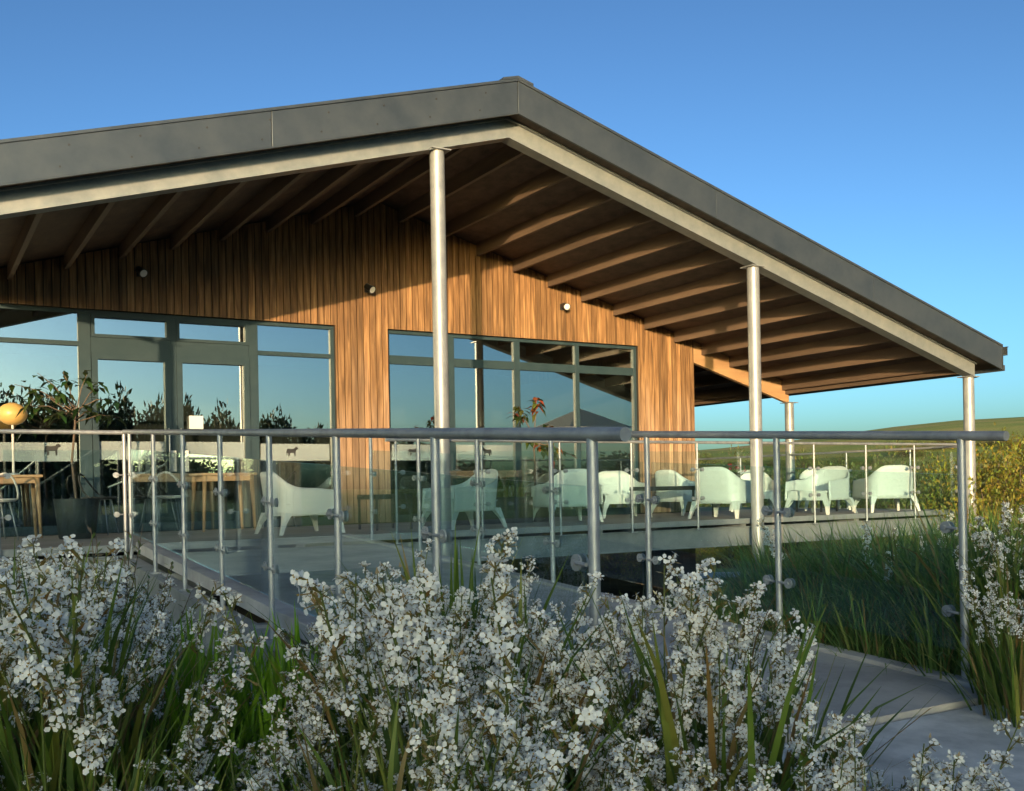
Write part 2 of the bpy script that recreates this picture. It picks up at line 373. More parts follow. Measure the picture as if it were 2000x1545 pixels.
rp_ = [(4.06, y, zdeck(y)) for y in [10.85 - 1.132*k for k in range(1, 8)]]
balustrade('ramp_railing', 'galvanised steel and glass railing along the grassy side of the ramp', 'ramp railings', rp_, 1.105, -.11, None, (1,0,0), (.05, .22))
TE = 10.46                            # front edge of the terrace
fp = [(1.80 - 1.1*k, TE - .03, FLOOR) for k in range(0, 5)]
balustrade('terrace_railing', 'front terrace railing at the left, between the ramp head and the picture edge', 'terrace railings', fp, 1.10, -.10, None, (0,1,0), (.02, .3), glass=True)
fp = [(14.42 - 1.085*k + (0 if k else 0), TE - .03, FLOOR) for k in range(0, 10)]
balustrade('terrace_railing', 'long front terrace railing of thin posts and glass before the white armchairs', 'terrace railings', fp, 1.05, -.10, None, (0,1,0), (0, .12), rail_r=.019, post_r=.014)
sp = [(14.42, TE + .9 + 1.35*k, FLOOR) for k in range(0, 10)]
balustrade('terrace_railing', 'dark side railing of the terrace running back beyond the white armchairs', 'terrace railings', sp, 1.02, 0, None, (1,0,0), (.9, .2), rail_r=.02, post_r=.016)

# ------------------------------------------------------------------ the building
RX, RC, SL, VX = 6.06, 4.31, .288, .30           # ridge position, soffit height at the ridge, pitch, valley position
VZ = RC - SL*(RX-VX); LX = -5.4
def zc(x):
    if x >= VX: return RC - SL*abs(x-RX)
    return VZ + SL*min(VX-x, 5.7) - SL*max(0, VX-x-5.7)
EX = 14.92; YV, YB = 9.99, 26.0; YW = 14.10; CXR = 14.5; WX0, WX1 = -1.2, 12.10
bld = empty('cafe_building', (6, 14, FLOOR), label='timber clad cafe under a low pitched dark metal gable roof on round steel columns', cat='building')
BO = Vector((6, 14, FLOOR))
def B(name, mb, mat, parent=bld, **k):
    mb.v = [(x-BO.x, y-BO.y, z-BO.z) for (x, y, z) in mb.v]
    return mb.build(name, mat, parent, **k)
def quadXZ(x0, x1, za, zb, f):     # strip polygon in XZ following profile f
    return [(x0, 0, f(x0)+za), (x1, 0, f(x1)+za), (x1, 0, f(x1)+zb), (x0, 0, f(x0)+zb)]
def setY(pts, y): return [(p[0], y, p[2]) for p in pts]
# roof slabs
roof = None
for (x0, x1) in ((RX, EX), (VX, RX), (VX-5.7, VX)):
    m = MB().prism(setY(quadXZ(x0, x1, .012, .32, zc), YV+.03), (0, YB-YV-.03, 0))
    if roof is None: roof = B('roof', m, MT['fascia'])
    else: B('roof', m, MT['fascia'])
FH0, FH1 = -.035, .335
for (x0, x1) in ((RX+.001, EX), (VX, RX-.001), (VX-5.7, VX-.002)):
    n_ = max(1, round((x1-x0)/2.9))
    for k in range(n_):
        a_, b_ = x0 + (x1-x0)*k/n_ + .003, x0 + (x1-x0)*(k+1)/n_ - .003; dy = .0015*((k*7) % 3)
        m = MB().prism(setY(quadXZ(a_, b_, FH0, FH1, zc), YV+dy), (0, .024, 0)); f = bevel(B('fascia_panel', m, MT['fascia']), .004)
    B('verge_lip', MB().prism(setY(quadXZ(x0, x1, FH1-.012, FH1+.018, zc), YV-.015), (0, .09, 0)), MT['fascia'])
    B('drip_edge', MB().prism(setY(quadXZ(x0, x1, FH0-.014, FH0-.001, zc), YV-.010), (0, .03, 0)), MT['fascia'])
sc = MB()
for k in range(16):
    x = RX - .5 - k*.62
    for dz in (.05, .26):
        if x > VX+.1:
            p = Vector((x + .08*(dz > .2), YV, zc(x)+dz)); sc.tube([p, p - Vector((0,.006,0))], .010, 6)
o = B('fixing_screws', sc, MT['black']); o['kind'] = 'stuff'
rc = MB()
pts = [(RX-.18, 0, RC+.375), (RX, 0, RC+.43), (RX+.18, 0, RC+.375), (RX+.18, 0, RC+.40), (RX, 0, RC+.458), (RX-.18, 0, RC+.40)]
rc.add([], []); B('ridge_cap', MB().prism([(RX-.2,YV-.02,RC+.295),(RX,YV-.02,RC+.345),(RX,YV-.02,RC+.38),(RX-.2,YV-.02,RC+.325)], (0,YB-YV,0)), MT['fascia'])
B('ridge_cap', MB().prism([(RX+.001,YV-.02,RC+.345),(RX+.2,YV-.02,RC+.295),(RX+.2,YV-.02,RC+.325),(RX+.001,YV-.02,RC+.38)], (0,YB-YV,0)), MT['fascia'])
# gutter along the right eave (open box profile)
ez = zc(EX)
g = MB()
for (x0, x1, z0, z1) in ((EX+.004, EX+.016, ez+.03, ez+.36), (EX+.016, EX+.13, ez+.19, ez+.202), (EX+.118, EX+.13, ez+.202, ez+.33), (EX+.13, EX+.155, ez+.318, ez+.33), (EX+.016, EX+.055, ez-.06, ez+.03)):
    g.box(x0, x1, YV-.005, YB, z0, z1)
B('gutter', g, MT['fascia'])
# front beam of two sloping I-sections, plus the left wing
YF = 10.30
def ibeam(x0, x1):
    root = MB()
    f = lambda x: zc(x)
    root.prism(setY(quadXZ(x0, x1, -.252, -.238, f), YF-.09), (0, .18, 0))
    root.prism(setY(quadXZ(x0, x1, -.238, -.034, f), YF-.045), (0, .024, 0))
    root.prism(setY(quadXZ(x0, x1, -.034, -.014, f), YF-.09), (0, .18, 0))
    return B('front_beam', root, MT['beam'])
ibeam(RX+.0005, CXR+.1); ibeam(VX+.06, RX-.0005); ibeam(VX-5.7, VX-.06)
pl = MB()
pl.box(RX-.10, RX+.1, YF-.06, YF-.0555, RC-.225, RC-.06)
def zb(x): return zc(x) - .252
# columns
def column(x, y, zt, zbm, r=.084, base=True):
    m = MB().tube([(x, y, zbm), (x, y, zt-.012)], r, 24, caps=False)
    c = auto_smooth(B('steel_column', m, MT['galv_col']))
    B('cap_plate', MB().box(x-.12, x+.12, y-.12, y+.12, zt-.013, zt-.001), MT['galv_col'], c).matrix_parent_inverse = Matrix.Identity(4)
    if base:
        B('base_plate', MB().box(x-.15, x+.15, y-.15, y+.15, zbm-.03, zbm+.015), MT['galv_col'], c)
    return c
for x in (5.17, 9.93, CXR): column(x, YF, zb(x)-.005, ground_z(x, YF)-.02)
column(.42, YF, zb(.5)-.04, ground_z(.42, YF)-.02)
for y in (YW+.02, 18.3, 22.5): column(CXR-.02, y, zc(CXR)-.36, ground_z(CXR, y)-.02)
m = MB().box(CXR-.13, CXR+.13, YW-.11, YW+.15, -1.35, -.94); B('column_sleeve', m, MT['dark'])
m = MB().box(CXR-.2, CXR+.2, YW-.18, YW+.22, ground_z(CXR, YW)-.1, -1.36); B('concrete_base', m, MT['concrete'])
# joists and soffit panels
jx = []
x = RX + .36
while x < CXR - .2: jx.append(x); x += .655
xs = RX - .36
while xs > VX + .25: jx.append(xs); xs -= .655
xs = VX - .3
while xs > -5: jx.append(xs); xs -= .655
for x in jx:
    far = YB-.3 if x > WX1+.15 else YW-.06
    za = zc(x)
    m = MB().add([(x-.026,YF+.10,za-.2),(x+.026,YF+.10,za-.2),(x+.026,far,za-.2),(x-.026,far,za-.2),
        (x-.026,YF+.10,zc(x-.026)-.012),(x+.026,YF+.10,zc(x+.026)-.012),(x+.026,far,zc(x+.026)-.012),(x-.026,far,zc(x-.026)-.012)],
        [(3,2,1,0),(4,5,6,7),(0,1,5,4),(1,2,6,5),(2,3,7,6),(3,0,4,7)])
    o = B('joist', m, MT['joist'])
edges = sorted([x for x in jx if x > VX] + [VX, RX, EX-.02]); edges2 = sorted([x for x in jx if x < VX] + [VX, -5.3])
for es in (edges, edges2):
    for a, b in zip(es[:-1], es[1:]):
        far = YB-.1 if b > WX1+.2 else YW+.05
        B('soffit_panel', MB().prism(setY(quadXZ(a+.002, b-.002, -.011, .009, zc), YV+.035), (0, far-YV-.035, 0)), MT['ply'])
# blocking at the wall head
for a, b in zip(edges[:-1], edges[1:]):
    if b < WX1+.1:
        pass
# wall-plane rafter out to the eave column and the edge beam
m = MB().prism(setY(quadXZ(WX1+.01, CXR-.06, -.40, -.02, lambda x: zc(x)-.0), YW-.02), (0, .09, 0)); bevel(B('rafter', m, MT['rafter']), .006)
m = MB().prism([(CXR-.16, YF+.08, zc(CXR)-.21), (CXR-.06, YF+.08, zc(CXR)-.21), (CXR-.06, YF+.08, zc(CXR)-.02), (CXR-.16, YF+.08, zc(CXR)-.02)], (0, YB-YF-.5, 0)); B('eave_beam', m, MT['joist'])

# wall: backing with two openings, timber boards in front
W1, W2, HEAD = (-.35, 5.37), (6.19, 10.87), 2.40
wb = MB()
yb0, yb1 = YW+.004, YW+.22
def wallpiece(x0, x1, z0): wb.prism(setY([(x0,0,z0),(x1,0,z0),(x1,0,zc(x1)-.02),(x0,0,zc(x0)-.02)], yb0), (0, yb1-yb0, 0))
wallpiece(WX0, W1[0], FLOOR); wallpiece(W1[0], VX, HEAD); wallpiece(VX, W1[1], HEAD); wallpiece(W1[1], RX, FLOOR); wallpiece(RX, W2[0], FLOOR); wallpiece(W2[0], W2[1], HEAD); wallpiece(W2[1], WX1-.03, FLOOR)
wall = B('wall', wb, MT['dark'])
BWD = .100
nb = 0; x = WX0
rb = random.Random(5)
while x < WX1 - .01:
    x1 = min(x + BWD, WX1); g = .0065
    a, b = x + g, x1 - g
    spans = []
    mid_in = None
    for (o0, o1) in (W1, W2):
        if b > o0 and a < o1: mid_in = (o0, o1)
    def pc(a_, b_, z0):
        y0 = YW - .022 - rb.random()*.009
        top = [(a_,0,z0),(b_,0,z0),(b_,0,zc(b_)-.03)]
        if a_ < RX < b_: top.append((RX,0,RC-.03))
        if a_ < VX < b_: top.append((VX,0,VZ-.03))
        top.append((a_,0,zc(a_)-.03))
        m = MB().prism(setY(top, y0), (0, YW-y0, 0)); B('cladding_board', m, MT['clad'])
    if mid_in is None: pc(a, b, FLOOR+.02)
    else:
        o0, o1 = mid_in
        if a < o0 - .01: pc(a, o0, FLOOR+.02); a = o0 + .0005
        if b > o1 + .01: pc(o1, b, FLOOR+.02); b = o1 - .0005
        pc(a, b, HEAD+.0)
    x = x1
# return boards round the right corner
y = YW + .01
while y < 25.5:
    m = MB().box(WX1-.028, WX1-.004, y+.004, y+BWD*1.0-.004, FLOOR+.02, zc(WX1)-.03); B('cladding_board', m, MT['clad']); y += BWD if y < 15.5 else 9e9
m = MB().box(WX1-.03, WX1-.006, 15.7, 25.6, FLOOR+.02, zc(WX1)-.03); B('side_wall', m, MT['clad'])
# interior shell
it = MB(); it.box(WX0, WX1-.05, 20.0, 20.15, FLOOR, 3.2); it.box(WX0-.1, WX0, YW+.23, 20.2, FLOOR, 3.2); it.box(WX1-.2, WX1-.05, YW+.23, 19.99, FLOOR, 2.3)
B('interior_wall', it, MT['inner'])
B('interior_ceiling', MB().box(WX0, WX1-.21, YW+.225, 19.99, 2.52, 2.6), MT['inner'])
B('interior_floor', MB().box(WX0, WX1-.05, YW+.16, 20.0, FLOOR-.1, FLOOR+.005), MT['innerfloor'])
# windows
def bar(m, x0, x1, z0, z1, y0=YW+.05, y1=YW+.13): m.box(x0, x1, y0, y1, z0, z1)
def window(x0, x1, mull, transom, z0=FLOOR, z1=HEAD, fw=.055):
    """mull: list of (x, halfwidth); transom (za, zb) per bay"""
    m = MB()
    bar(m, x0, x1, z1-fw, z1-.002); bar(m, x0, x1, z0+.006, z0+.12)
    xs = [(x0+fw/2, fw/2)] + mull + [(x1-fw/2, fw/2)]
    for (x, h) in xs: bar(m, x-h, x+h, z0+.12, z1-fw, YW+.046, YW+.134)
    for i in range(len(xs)-1):
        a, b = xs[i][0]+xs[i][1], xs[i+1][0]-xs[i+1][1]; ta, tb = transom[i]
        bar(m, a, b, ta, tb)
    f = bevel(B('window', m, MT['frame']), .003, 1)
    for i in range(len(xs)-1):
        a, b = xs[i][0]+xs[i][1], xs[i+1][0]-xs[i+1][1]; ta, tb = transom[i]
        for (za, zz) in ((z0+.12, ta), (tb, z1-fw)):
            B('pane', MB().box(a-.004, b+.004, YW+.082, YW+.094, za-.004, zz+.004), MT['window'], f)
    return f
TH = (1.925, 1.985); TD = (1.84, 2.05)
w1 = window(W1[0], W1[1], [(.86,.03), (1.98,.075), (3.09,.04), (4.18,.065)], [TH, TH, TD, TD, TH])
w2 = window(W2[0], W2[1], [(7.28,.055), (8.47,.055), (9.64,.04)], [(1.89,2.02)]*4)
# opening fanlight sashes and door leaves of the double door
for (a, b) in ((2.06, 3.05), (3.13, 4.115)):
    m = MB()
    for (x0, x1, z0, z1) in ((a,a+.045,2.05,2.345), (b-.045,b,2.05,2.345), (a+.045,b-.045,2.05,2.09), (a+.045,b-.045,2.305,2.345)): bar(m, x0, x1, z0, z1, YW+.03, YW+.08)
    B('sash', m, MT['frame'], w1)
    m = MB()
    for (x0, x1, z0, z1) in ((a,a+.075,-.38,1.84), (b-.075,b,-.38,1.84), (a+.075,b-.075,1.765,1.84), (a+.075,b-.075,-.38,-.26)): bar(m, x0, x1, z0, z1, YW+.03, YW+.08)
    d = B('door', m, MT['frame'])
    hx = b-.04 if a < 2.5 else a+.04
    B('handle', MB().tube([(hx,YW+.02,.28),(hx,YW-.02,.3),(hx,YW-.02,.85),(hx,YW+.02,.87)], .011, 8), MT['galv'], d)
    mf = MB().box(a+.08, b-.08, YW+.078, YW+.081, .46, .70); B('frosted_band', mf, MT['frost'], d)
# frosted manifestation bands with little animal silhouettes
COW = [(-.5,.02),(-.46,.22),(-.36,.30),(-.1,.27),(.18,.30),(.28,.42),(.40,.44),(.52,.32),(.50,.24),(.36,.20),(.30,.05),(.28,-.34),(.20,-.34),(.17,-.04),(-.18,-.06),(-.24,-.34),(-.33,-.34),(-.34,-.02),(-.42,-.08),(-.44,-.28),(-.48,-.26)]
def animal(x, z, s, flip, parent):
    pts = [(x + p[0]*s*(-1 if flip else 1), YW+.073, z + p[1]*s) for p in COW]
    B('animal_silhouette', MB().prism(pts, (0, .003, 0)), MT['black'], parent)
for (a, b, w_) in ((.93, 1.87, w1), (4.27, 5.28, w1), (6.27, 7.2, w2), (7.36, 8.38, w2)):
    B('frosted_band', MB().box(a, b, YW+.077, YW+.081, .44, .68), MT['frost'], w_)
animal(1.58, .58, .19, False, w1); animal(4.72, .56, .17, False, w1); animal(6.62, .56, .17, False, w2); animal(7.9, .56, .17, True, w2)
# lower storey
m = MB().box(WX0, WX1-.03, YW+.05, YW+.3, -2.6, FLOOR-.12); B('lower_wall', m, MT['dark'])
x = 5.0
while x < WX1-.1:
    B('dark_board', MB().box(x+.004, x+.14, YW+.02, YW+.049, -2.5, FLOOR-.3 if not (8.4 < x < 11.0) else -1.0), MT['dark']); x += .145
m = MB()
for (x0, x1, z0, z1) in ((8.4,10.98,-1.12,-1.05),(8.4,8.47,-2.4,-1.12),(9.62,9.7,-2.4,-1.12),(10.9,10.98,-2.4,-1.12)): m.box(x0, x1, YW-.02, YW+.045, z0, z1)
lw = B('window', m, MT['frame'])
for (a, b) in ((8.47, 9.62), (9.7, 10.9)): B('pane', MB().box(a, b, YW+.003, YW+.012, -2.4, -1.12), MT['window'], lw)
# terrace: boards, kerb angle and steel edge channel
ter = empty('terrace', (6, 12, FLOOR), label='raised terrace of grey boards with a galvanised steel edge in front of the cafe', cat='terrace')
def T(name, mb, mat, parent=ter, **k):
    mb.v = [(x-6, y-12, z-FLOOR) for (x, y, z) in mb.v]; return mb.build(name, mat, parent, **k)
y = TE + .03
while y < YW + .0:
    y1 = min(y+.145, YW+.03)
    T('deck_board', MB().box(-6, 14.4, y+.003, y1-.003, FLOOR-.03, FLOOR + rb.random()*.002), MT['deckboard']); y += .145
y = YW + .05
x = WX1 + .02
while x < 14.35:
    T('deck_board', MB().box(x+.003, min(x+.142, 14.4), YW+.04, 25, FLOOR-.03, FLOOR + rb.random()*.002), MT['deckboard']); x += .145
def edge(axis, a0, a1, c):
    def bx(m, d0, d1, z0, z1):
        if axis == 'x': m.box(a0, a1, c+d0, c+d1, z0, z1)
        else: m.box(c-d1, c-d0, a0, a1, z0, z1)
    m = MB(); bx(m, 0, .028, FLOOR-.055, FLOOR+.016); T('kerb_angle', m, MT['beam'])
    m = MB(); bx(m, .012, .09, FLOOR-.105, FLOOR-.093); bx(m, .05, .062, FLOOR-.34, FLOOR-.105); bx(m, .012, .09, FLOOR-.352, FLOOR-.34); T('edge_channel', m, MT['beam'])
edge('x', -6, 14.44, TE); edge('y', TE+.1, 25, 14.45)
m = MB()
for x in (-3, 0, 2.9, 5.17, 7.5, 9.93, 12.2): m.box(x-.05, x+.05, TE+.12, YW, FLOOR-.32, FLOOR-.04)
T('floor_beam', m, MT['galv'])
T('ramp_landing', MB().box(1.95, 4.0, TE-.06, TE-.005, FLOOR-.06, FLOOR-.002), MT['deck'])

# ------------------------------------------------------------------ wall spotlights
def spotlight(p, label, aim):
    root = empty('wall_spotlight', p, label=label, cat='spotlight', group='spotlights on the timber gable')
    MB().box(-.035, .035, -.02, 0, -.05, .05).build('back_plate', MT['black'], root)
    a = Vector(aim).normalized(); c = Vector((0,-.11,-.0))
    MB().tube([(0,-.02,0),(0,-.08,.0)], .012, 8).build('arm', MT['black'], root)
    auto_smooth(MB().tube([c - a*.07, c + a*.02, c + a*.075], [.045,.05,.06], 16).build('lamp_body', MT['black'], root))
    auto_smooth(MB().tube([c + a*.0745, c + a*.078], [.05,.045], 16).build('lamp_lens', MT['lens'], root))
YS = YW - .03
spotlight(at(272, 533, Y=YS), 'small black wall spotlight highest up in the shaded left part of the gable', (.3,-.8,-.5))
spotlight(at(716, 565, Y=YS), 'black wall spotlight above the timber pier between the two window groups', (.3,-.8,-.5))
spotlight(at(1097, 600, Y=YS), 'black wall spotlight on the sunlit gable boards above the right windows', (-.15,-.9,-.3))

# ------------------------------------------------------------------ white armchairs
def chair_meshes():
    N, K = 41, 9
    Wd, Dp = .36, .34
    def plan(u):          # u 0..1 from left front round the back to right front; returns x, y (front is -y)
        s = u*2-1; a = abs(s)
        e = .62
        if a < e:
            t = s/e; ang = t*math.pi/2
            x = Wd*math.copysign(abs(sin(ang))**.55, t); y = Dp*(abs(cos(ang))**.55)
            return x, y*1.0
        t = (a-e)/(1-e); return math.copysign(Wd*(1 + .02*t), s), -Dp*t
    def top(u):
        a = abs(u*2-1)
        return .735 - .20*sm(.04, .60, a) - .03*sm(.6, 1, a)
    def bot(u):
        a = abs(u*2-1); return .215 + .0*a
    m = MB(); vs = []; fs = []
    for i in range(N):
        u = i/(N-1); x, y = plan(u); t, b = top(u), bot(u)
        for j in range(K):
            z = b + (t-b)*j/(K-1); fl = 1.06 - .10*(z/.72); lean = .08*max(0, (z-.3))/.42 * (1 if y > 0 else 0) * sm(0,.3,y)
            vs.append((x*fl, y*fl + lean, z))
    for i in range(N-1):
        for j in range(K-1): fs.append((i*K+j, (i+1)*K+j, (i+1)*K+j+1, i*K+j+1))
    m.add(vs, fs); shell = m.mesh('backrest', MT['whiteplastic'], smooth=True)
    m = MB(); n = 7; vs = []; fs = []
    for i in range(n):
        for j in range(n):
            x = -Wd*.94 + 2*Wd*.94*i/(n-1); y = -Dp*1.02 + 2*Dp*.97*j/(n-1)
            z = .385 - .035*(1-(x/Wd)**2) - .03*j/(n-1); 
            if j == 0: z -= .03
            vs.append((x, y, z))
    for i in range(n-1):
        for j in range(n-1): fs.append((i*n+j, (i+1)*n+j, (i+1)*n+j+1, i*n+j+1))
    m.add(vs, fs); seat = m.mesh('seat', MT['whiteplastic'], smooth=True)
    m = MB(); m.prism([(-.345,-.345,.215),(.345,-.345,.215),(.33,-.345,.36),(-.33,-.345,.36)], (0,.025,0)); apron = m.mesh('apron', MT['whiteplastic'])
    legs = []
    for sx in (-1, 1):
        for sy in (-1, 1):
            m = MB()
            t0 = Vector((sx*.335, sy*.325, .25)); b0 = Vector((sx*.375, sy*.375 + (.03 if sy > 0 else 0), 0))
            def rect(p, hx, hy): return [(p.x-hx,p.y-hy,p.z),(p.x+hx,p.y-hy,p.z),(p.x+hx,p.y+hy,p.z),(p.x-hx,p.y+hy,p.z)]
            tin = Vector((t0.x - sx*.03, t0.y - sy*.03, t0.z))
            vs = rect(b0, .017, .017) + rect((t0+b0)/2 - Vector((sx*.006, sy*.006, 0)), .026, .026) + rect(tin, .05, .05)
            fs = [(3,2,1,0),(8,9,10,11)]
            for q in (0, 4):
                for k in range(4): fs.append((q+k, q+(k+1)%4, q+4+(k+1)%4, q+4+k))
            m.add(vs, fs); legs.append(m.mesh('leg', MT['whiteplastic']))
    return shell, seat, apron, legs
CH = chair_meshes()
def armchair(x, y, face, label):
    """face: heading in degrees the sitter looks towards, 0 = +X, 90 = +Y"""
    root = empty('armchair', (x, y, FLOOR+.003), rad(face) + math.pi/2, label=label, cat='armchair', group='white armchairs on the terrace')
    o = link('backrest', CH[0], root); sdf = o.modifiers.new('solid', 'SOLIDIFY'); sdf.thickness = .018; sdf.offset = -1
    o = link('seat', CH[1], root); sdf = o.modifiers.new('solid', 'SOLIDIFY'); sdf.thickness = .016
    link('apron', CH[2], root)
    for lg in CH[3]: link('leg', lg, root)
armchair(4.0, 11.75, 5, 'white moulded armchair farthest left, turned right before the glazed doors')
armchair(5.95, 11.35, 185, 'white moulded armchair turned left beside the foremost round column')
armchair(7.9, 11.95, 78, 'white moulded armchair standing just right of the leafy dark planter, back to the railing')
armchair(9.55, 12.9, 250, 'white moulded armchair against the right windows, behind the end of the long black table')
armchair(10.95, 13.05, 5, 'white moulded armchair by the wall corner, partly hidden by the black table')
armchair(10.1, 11.1, 20, 'white moulded armchair closest to the railing just left of the middle column')
armchair(12.9, 13.5, 230, 'sunlit white armchair behind the middle column, facing the railing')
armchair(12.1, 11.2, 190, 'white moulded armchair right of the middle column, turned left')
armchair(13.4, 11.05, 62, 'white moulded armchair at the right-hand corner of the terrace, back to the railing')
armchair(13.85, 12.75, 235, 'white armchair behind the corner armchair, only its back showing over a dark table')

def slat_table(x, y, rz, L, Wd, H, label, slats=7):
    root = empty('slatted_table', (x, y, FLOOR+.003), rad(rz), label=label, cat='table', group='black slatted tables')
    for i in range(slats):
        yy = -Wd/2 + Wd*(i+.5)/slats; link('slat', MB().box(-L/2, L/2, yy-Wd/slats*.4, yy+Wd/slats*.4, H-.02, H).mesh('slat', MT['black']), root)
    m = MB(); m.box(-L/2, L/2, -Wd/2, -Wd/2+.02, H-.06, H-.021); m.box(-L/2, L/2, Wd/2-.02, Wd/2, H-.06, H-.021); m.box(-L/2, -L/2+.02, -Wd/2+.02, Wd/2-.02, H-.06, H-.021); m.box(L/2-.02, L/2, -Wd/2+.02, Wd/2-.02, H-.06, H-.021)
    m.build('frame', MT['black'], root)
    for sx in (-1, 1):
        for sy in (-1, 1):
            px_, py_ = sx*(L/2-.02), sy*(Wd/2-.02); MB().box(px_-.013, px_+.013, py_-.013, py_+.013, 0, H-.06).build('leg', MT['black'], root)
slat_table(9.85, 12.0, -6, 1.15, .55, .47, 'low black slatted table among the armchairs in front of the timber corner')
slat_table(5.15, 11.9, 0, .5, .6, .44, 'small black slatted table between the two armchairs at the left')
slat_table(13.0, 12.1, 10, .5, .5, .55, 'small black slatted table between the two armchairs at the terrace corner')
slat_table(12.05, 13.0, 0, .5, .5, .47, 'small black slatted table under the red flowers, beyond the middle column')
# potted red flowers on the small table
pr = empty('flower_pot', (12.05, 13.0, FLOOR+.475), label='small pot of red flowers on the black table beyond the middle column', cat='flower pot')
MB().lathe([(.05,0),(.07,.02),(.085,.14),(.078,.14)], n=14).build('pot', MT['pot'], pr, smooth=True)

# ------------------------------------------------------------------ foliage generators
def frame_of(d):
    d = Vector(d).normalized(); u = d.cross(Vector((0,0,1)) if abs(d.z) < .95 else Vector((1,0,0))).normalized(); return d, u, d.cross(u)
def add_leaf(m, p, d, nrm, L, W, fold=.15, droop=.2):
    d = Vector(d).normalized(); s = d.cross(Vector(nrm)).normalized(); n_ = s.cross(d).normalized(); p = Vector(p)
    mid = p + d*L*.5 + n_*fold*W; tip = p + d*L - n_*L*droop
    m.add([p, p + d*L*.42 + s*W*.5, tip, p + d*L*.42 - s*W*.5, mid - n_*fold*W*1.6], [(0,1,4),(1,2,4),(2,3,4),(3,0,4)])
def mixc(a, b, t): return tuple(a[i]+(b[i]-a[i])*t for i in range(3))
def blade(m, r, base, az, L, W, lean, curl, seg=5):
    """a strap leaf rising and arching over"""
    p = Vector(base); el = math.pi/2 - lean; side = Vector((-sin(az), cos(az), 0)); vs = []; tw = r.uniform(-.5,.5)
    for i in range(seg+1):
        t = i/seg; wd = W*(1-.15*t)*(1 if t < .7 else max(.04, (1-t)/.3)) * (.7+.3*min(1,t*4))
        s2 = side*cos(tw*t*2) + Vector((cos(az), sin(az), 0))*sin(tw*t*2)
        vs += [p + s2*wd*.5, p - s2*wd*.5]
        e = el - curl*t*t; p = p + Vector((cos(az)*cos(e), sin(az)*cos(e), sin(e)))*L/seg
    m.add(vs, [(2*i, 2*i+1, 2*i+3, 2*i+2) for i in range(seg)])
def clump_leaves(seed, n, L, W, lean, curl, cols, spread=.1, dead=.12):
    r = random.Random(seed); m = MB()
    for k in range(n):
        az = r.uniform(0, 2*math.pi); q = r.random()**.5*spread
        c = mixc(cols[0], cols[1], r.random()); 
        if r.random() < dead: c = mixc((.20,.12,.035), (.26,.20,.08), r.random())
        elif r.random() < .3: c = mixc(c, cols[2], r.random())
        f = r.uniform(.75, 1.2); m.tint = tuple(v*f for v in c)
        blade(m, r, (q*cos(az+r.uniform(-1,1)), q*sin(az+r.uniform(-1,1)), 0), az, L*r.uniform(.6,1.12), W*r.uniform(.7,1.25), abs(r.gauss(0, lean)), curl*r.uniform(.2,1.6))
    return m.mesh('leaves', MT['leaf'], color=True)

def flower(m, r, p, nrm, size):
    d, u, v = frame_of(nrm); ph = r.uniform(0, 6.28)
    for k in range(3):
        a = ph + k*2.094 + r.uniform(-.15,.15); o = u*cos(a) + v*sin(a); s = d.cross(o); L = size*r.uniform(.85,1.12); w_ = size*.44
        g = r.uniform(.85,.95); m.tint = (g, g*.995, g*.97)
        up = r.uniform(.12,.5)
        m.add([p, p + o*L*.55 + s*w_ + d*L*up*.5, p + o*L*.98 + s*w_*.45 + d*L*up*.75, p + o*L*.98 - s*w_*.45 + d*L*up*.75, p + o*L*.55 - s*w_ + d*L*up*.5], [(0,1,2),(0,2,3),(0,3,4)])
    m.tint = (.42,.27,.045); c = p + d*size*.12
    q = size*.15; m.add([c+u*q, c+v*q, c-u*q, c-v*q, c+d*q*2.2], [(0,1,4),(1,2,4),(2,3,4),(3,0,4)])
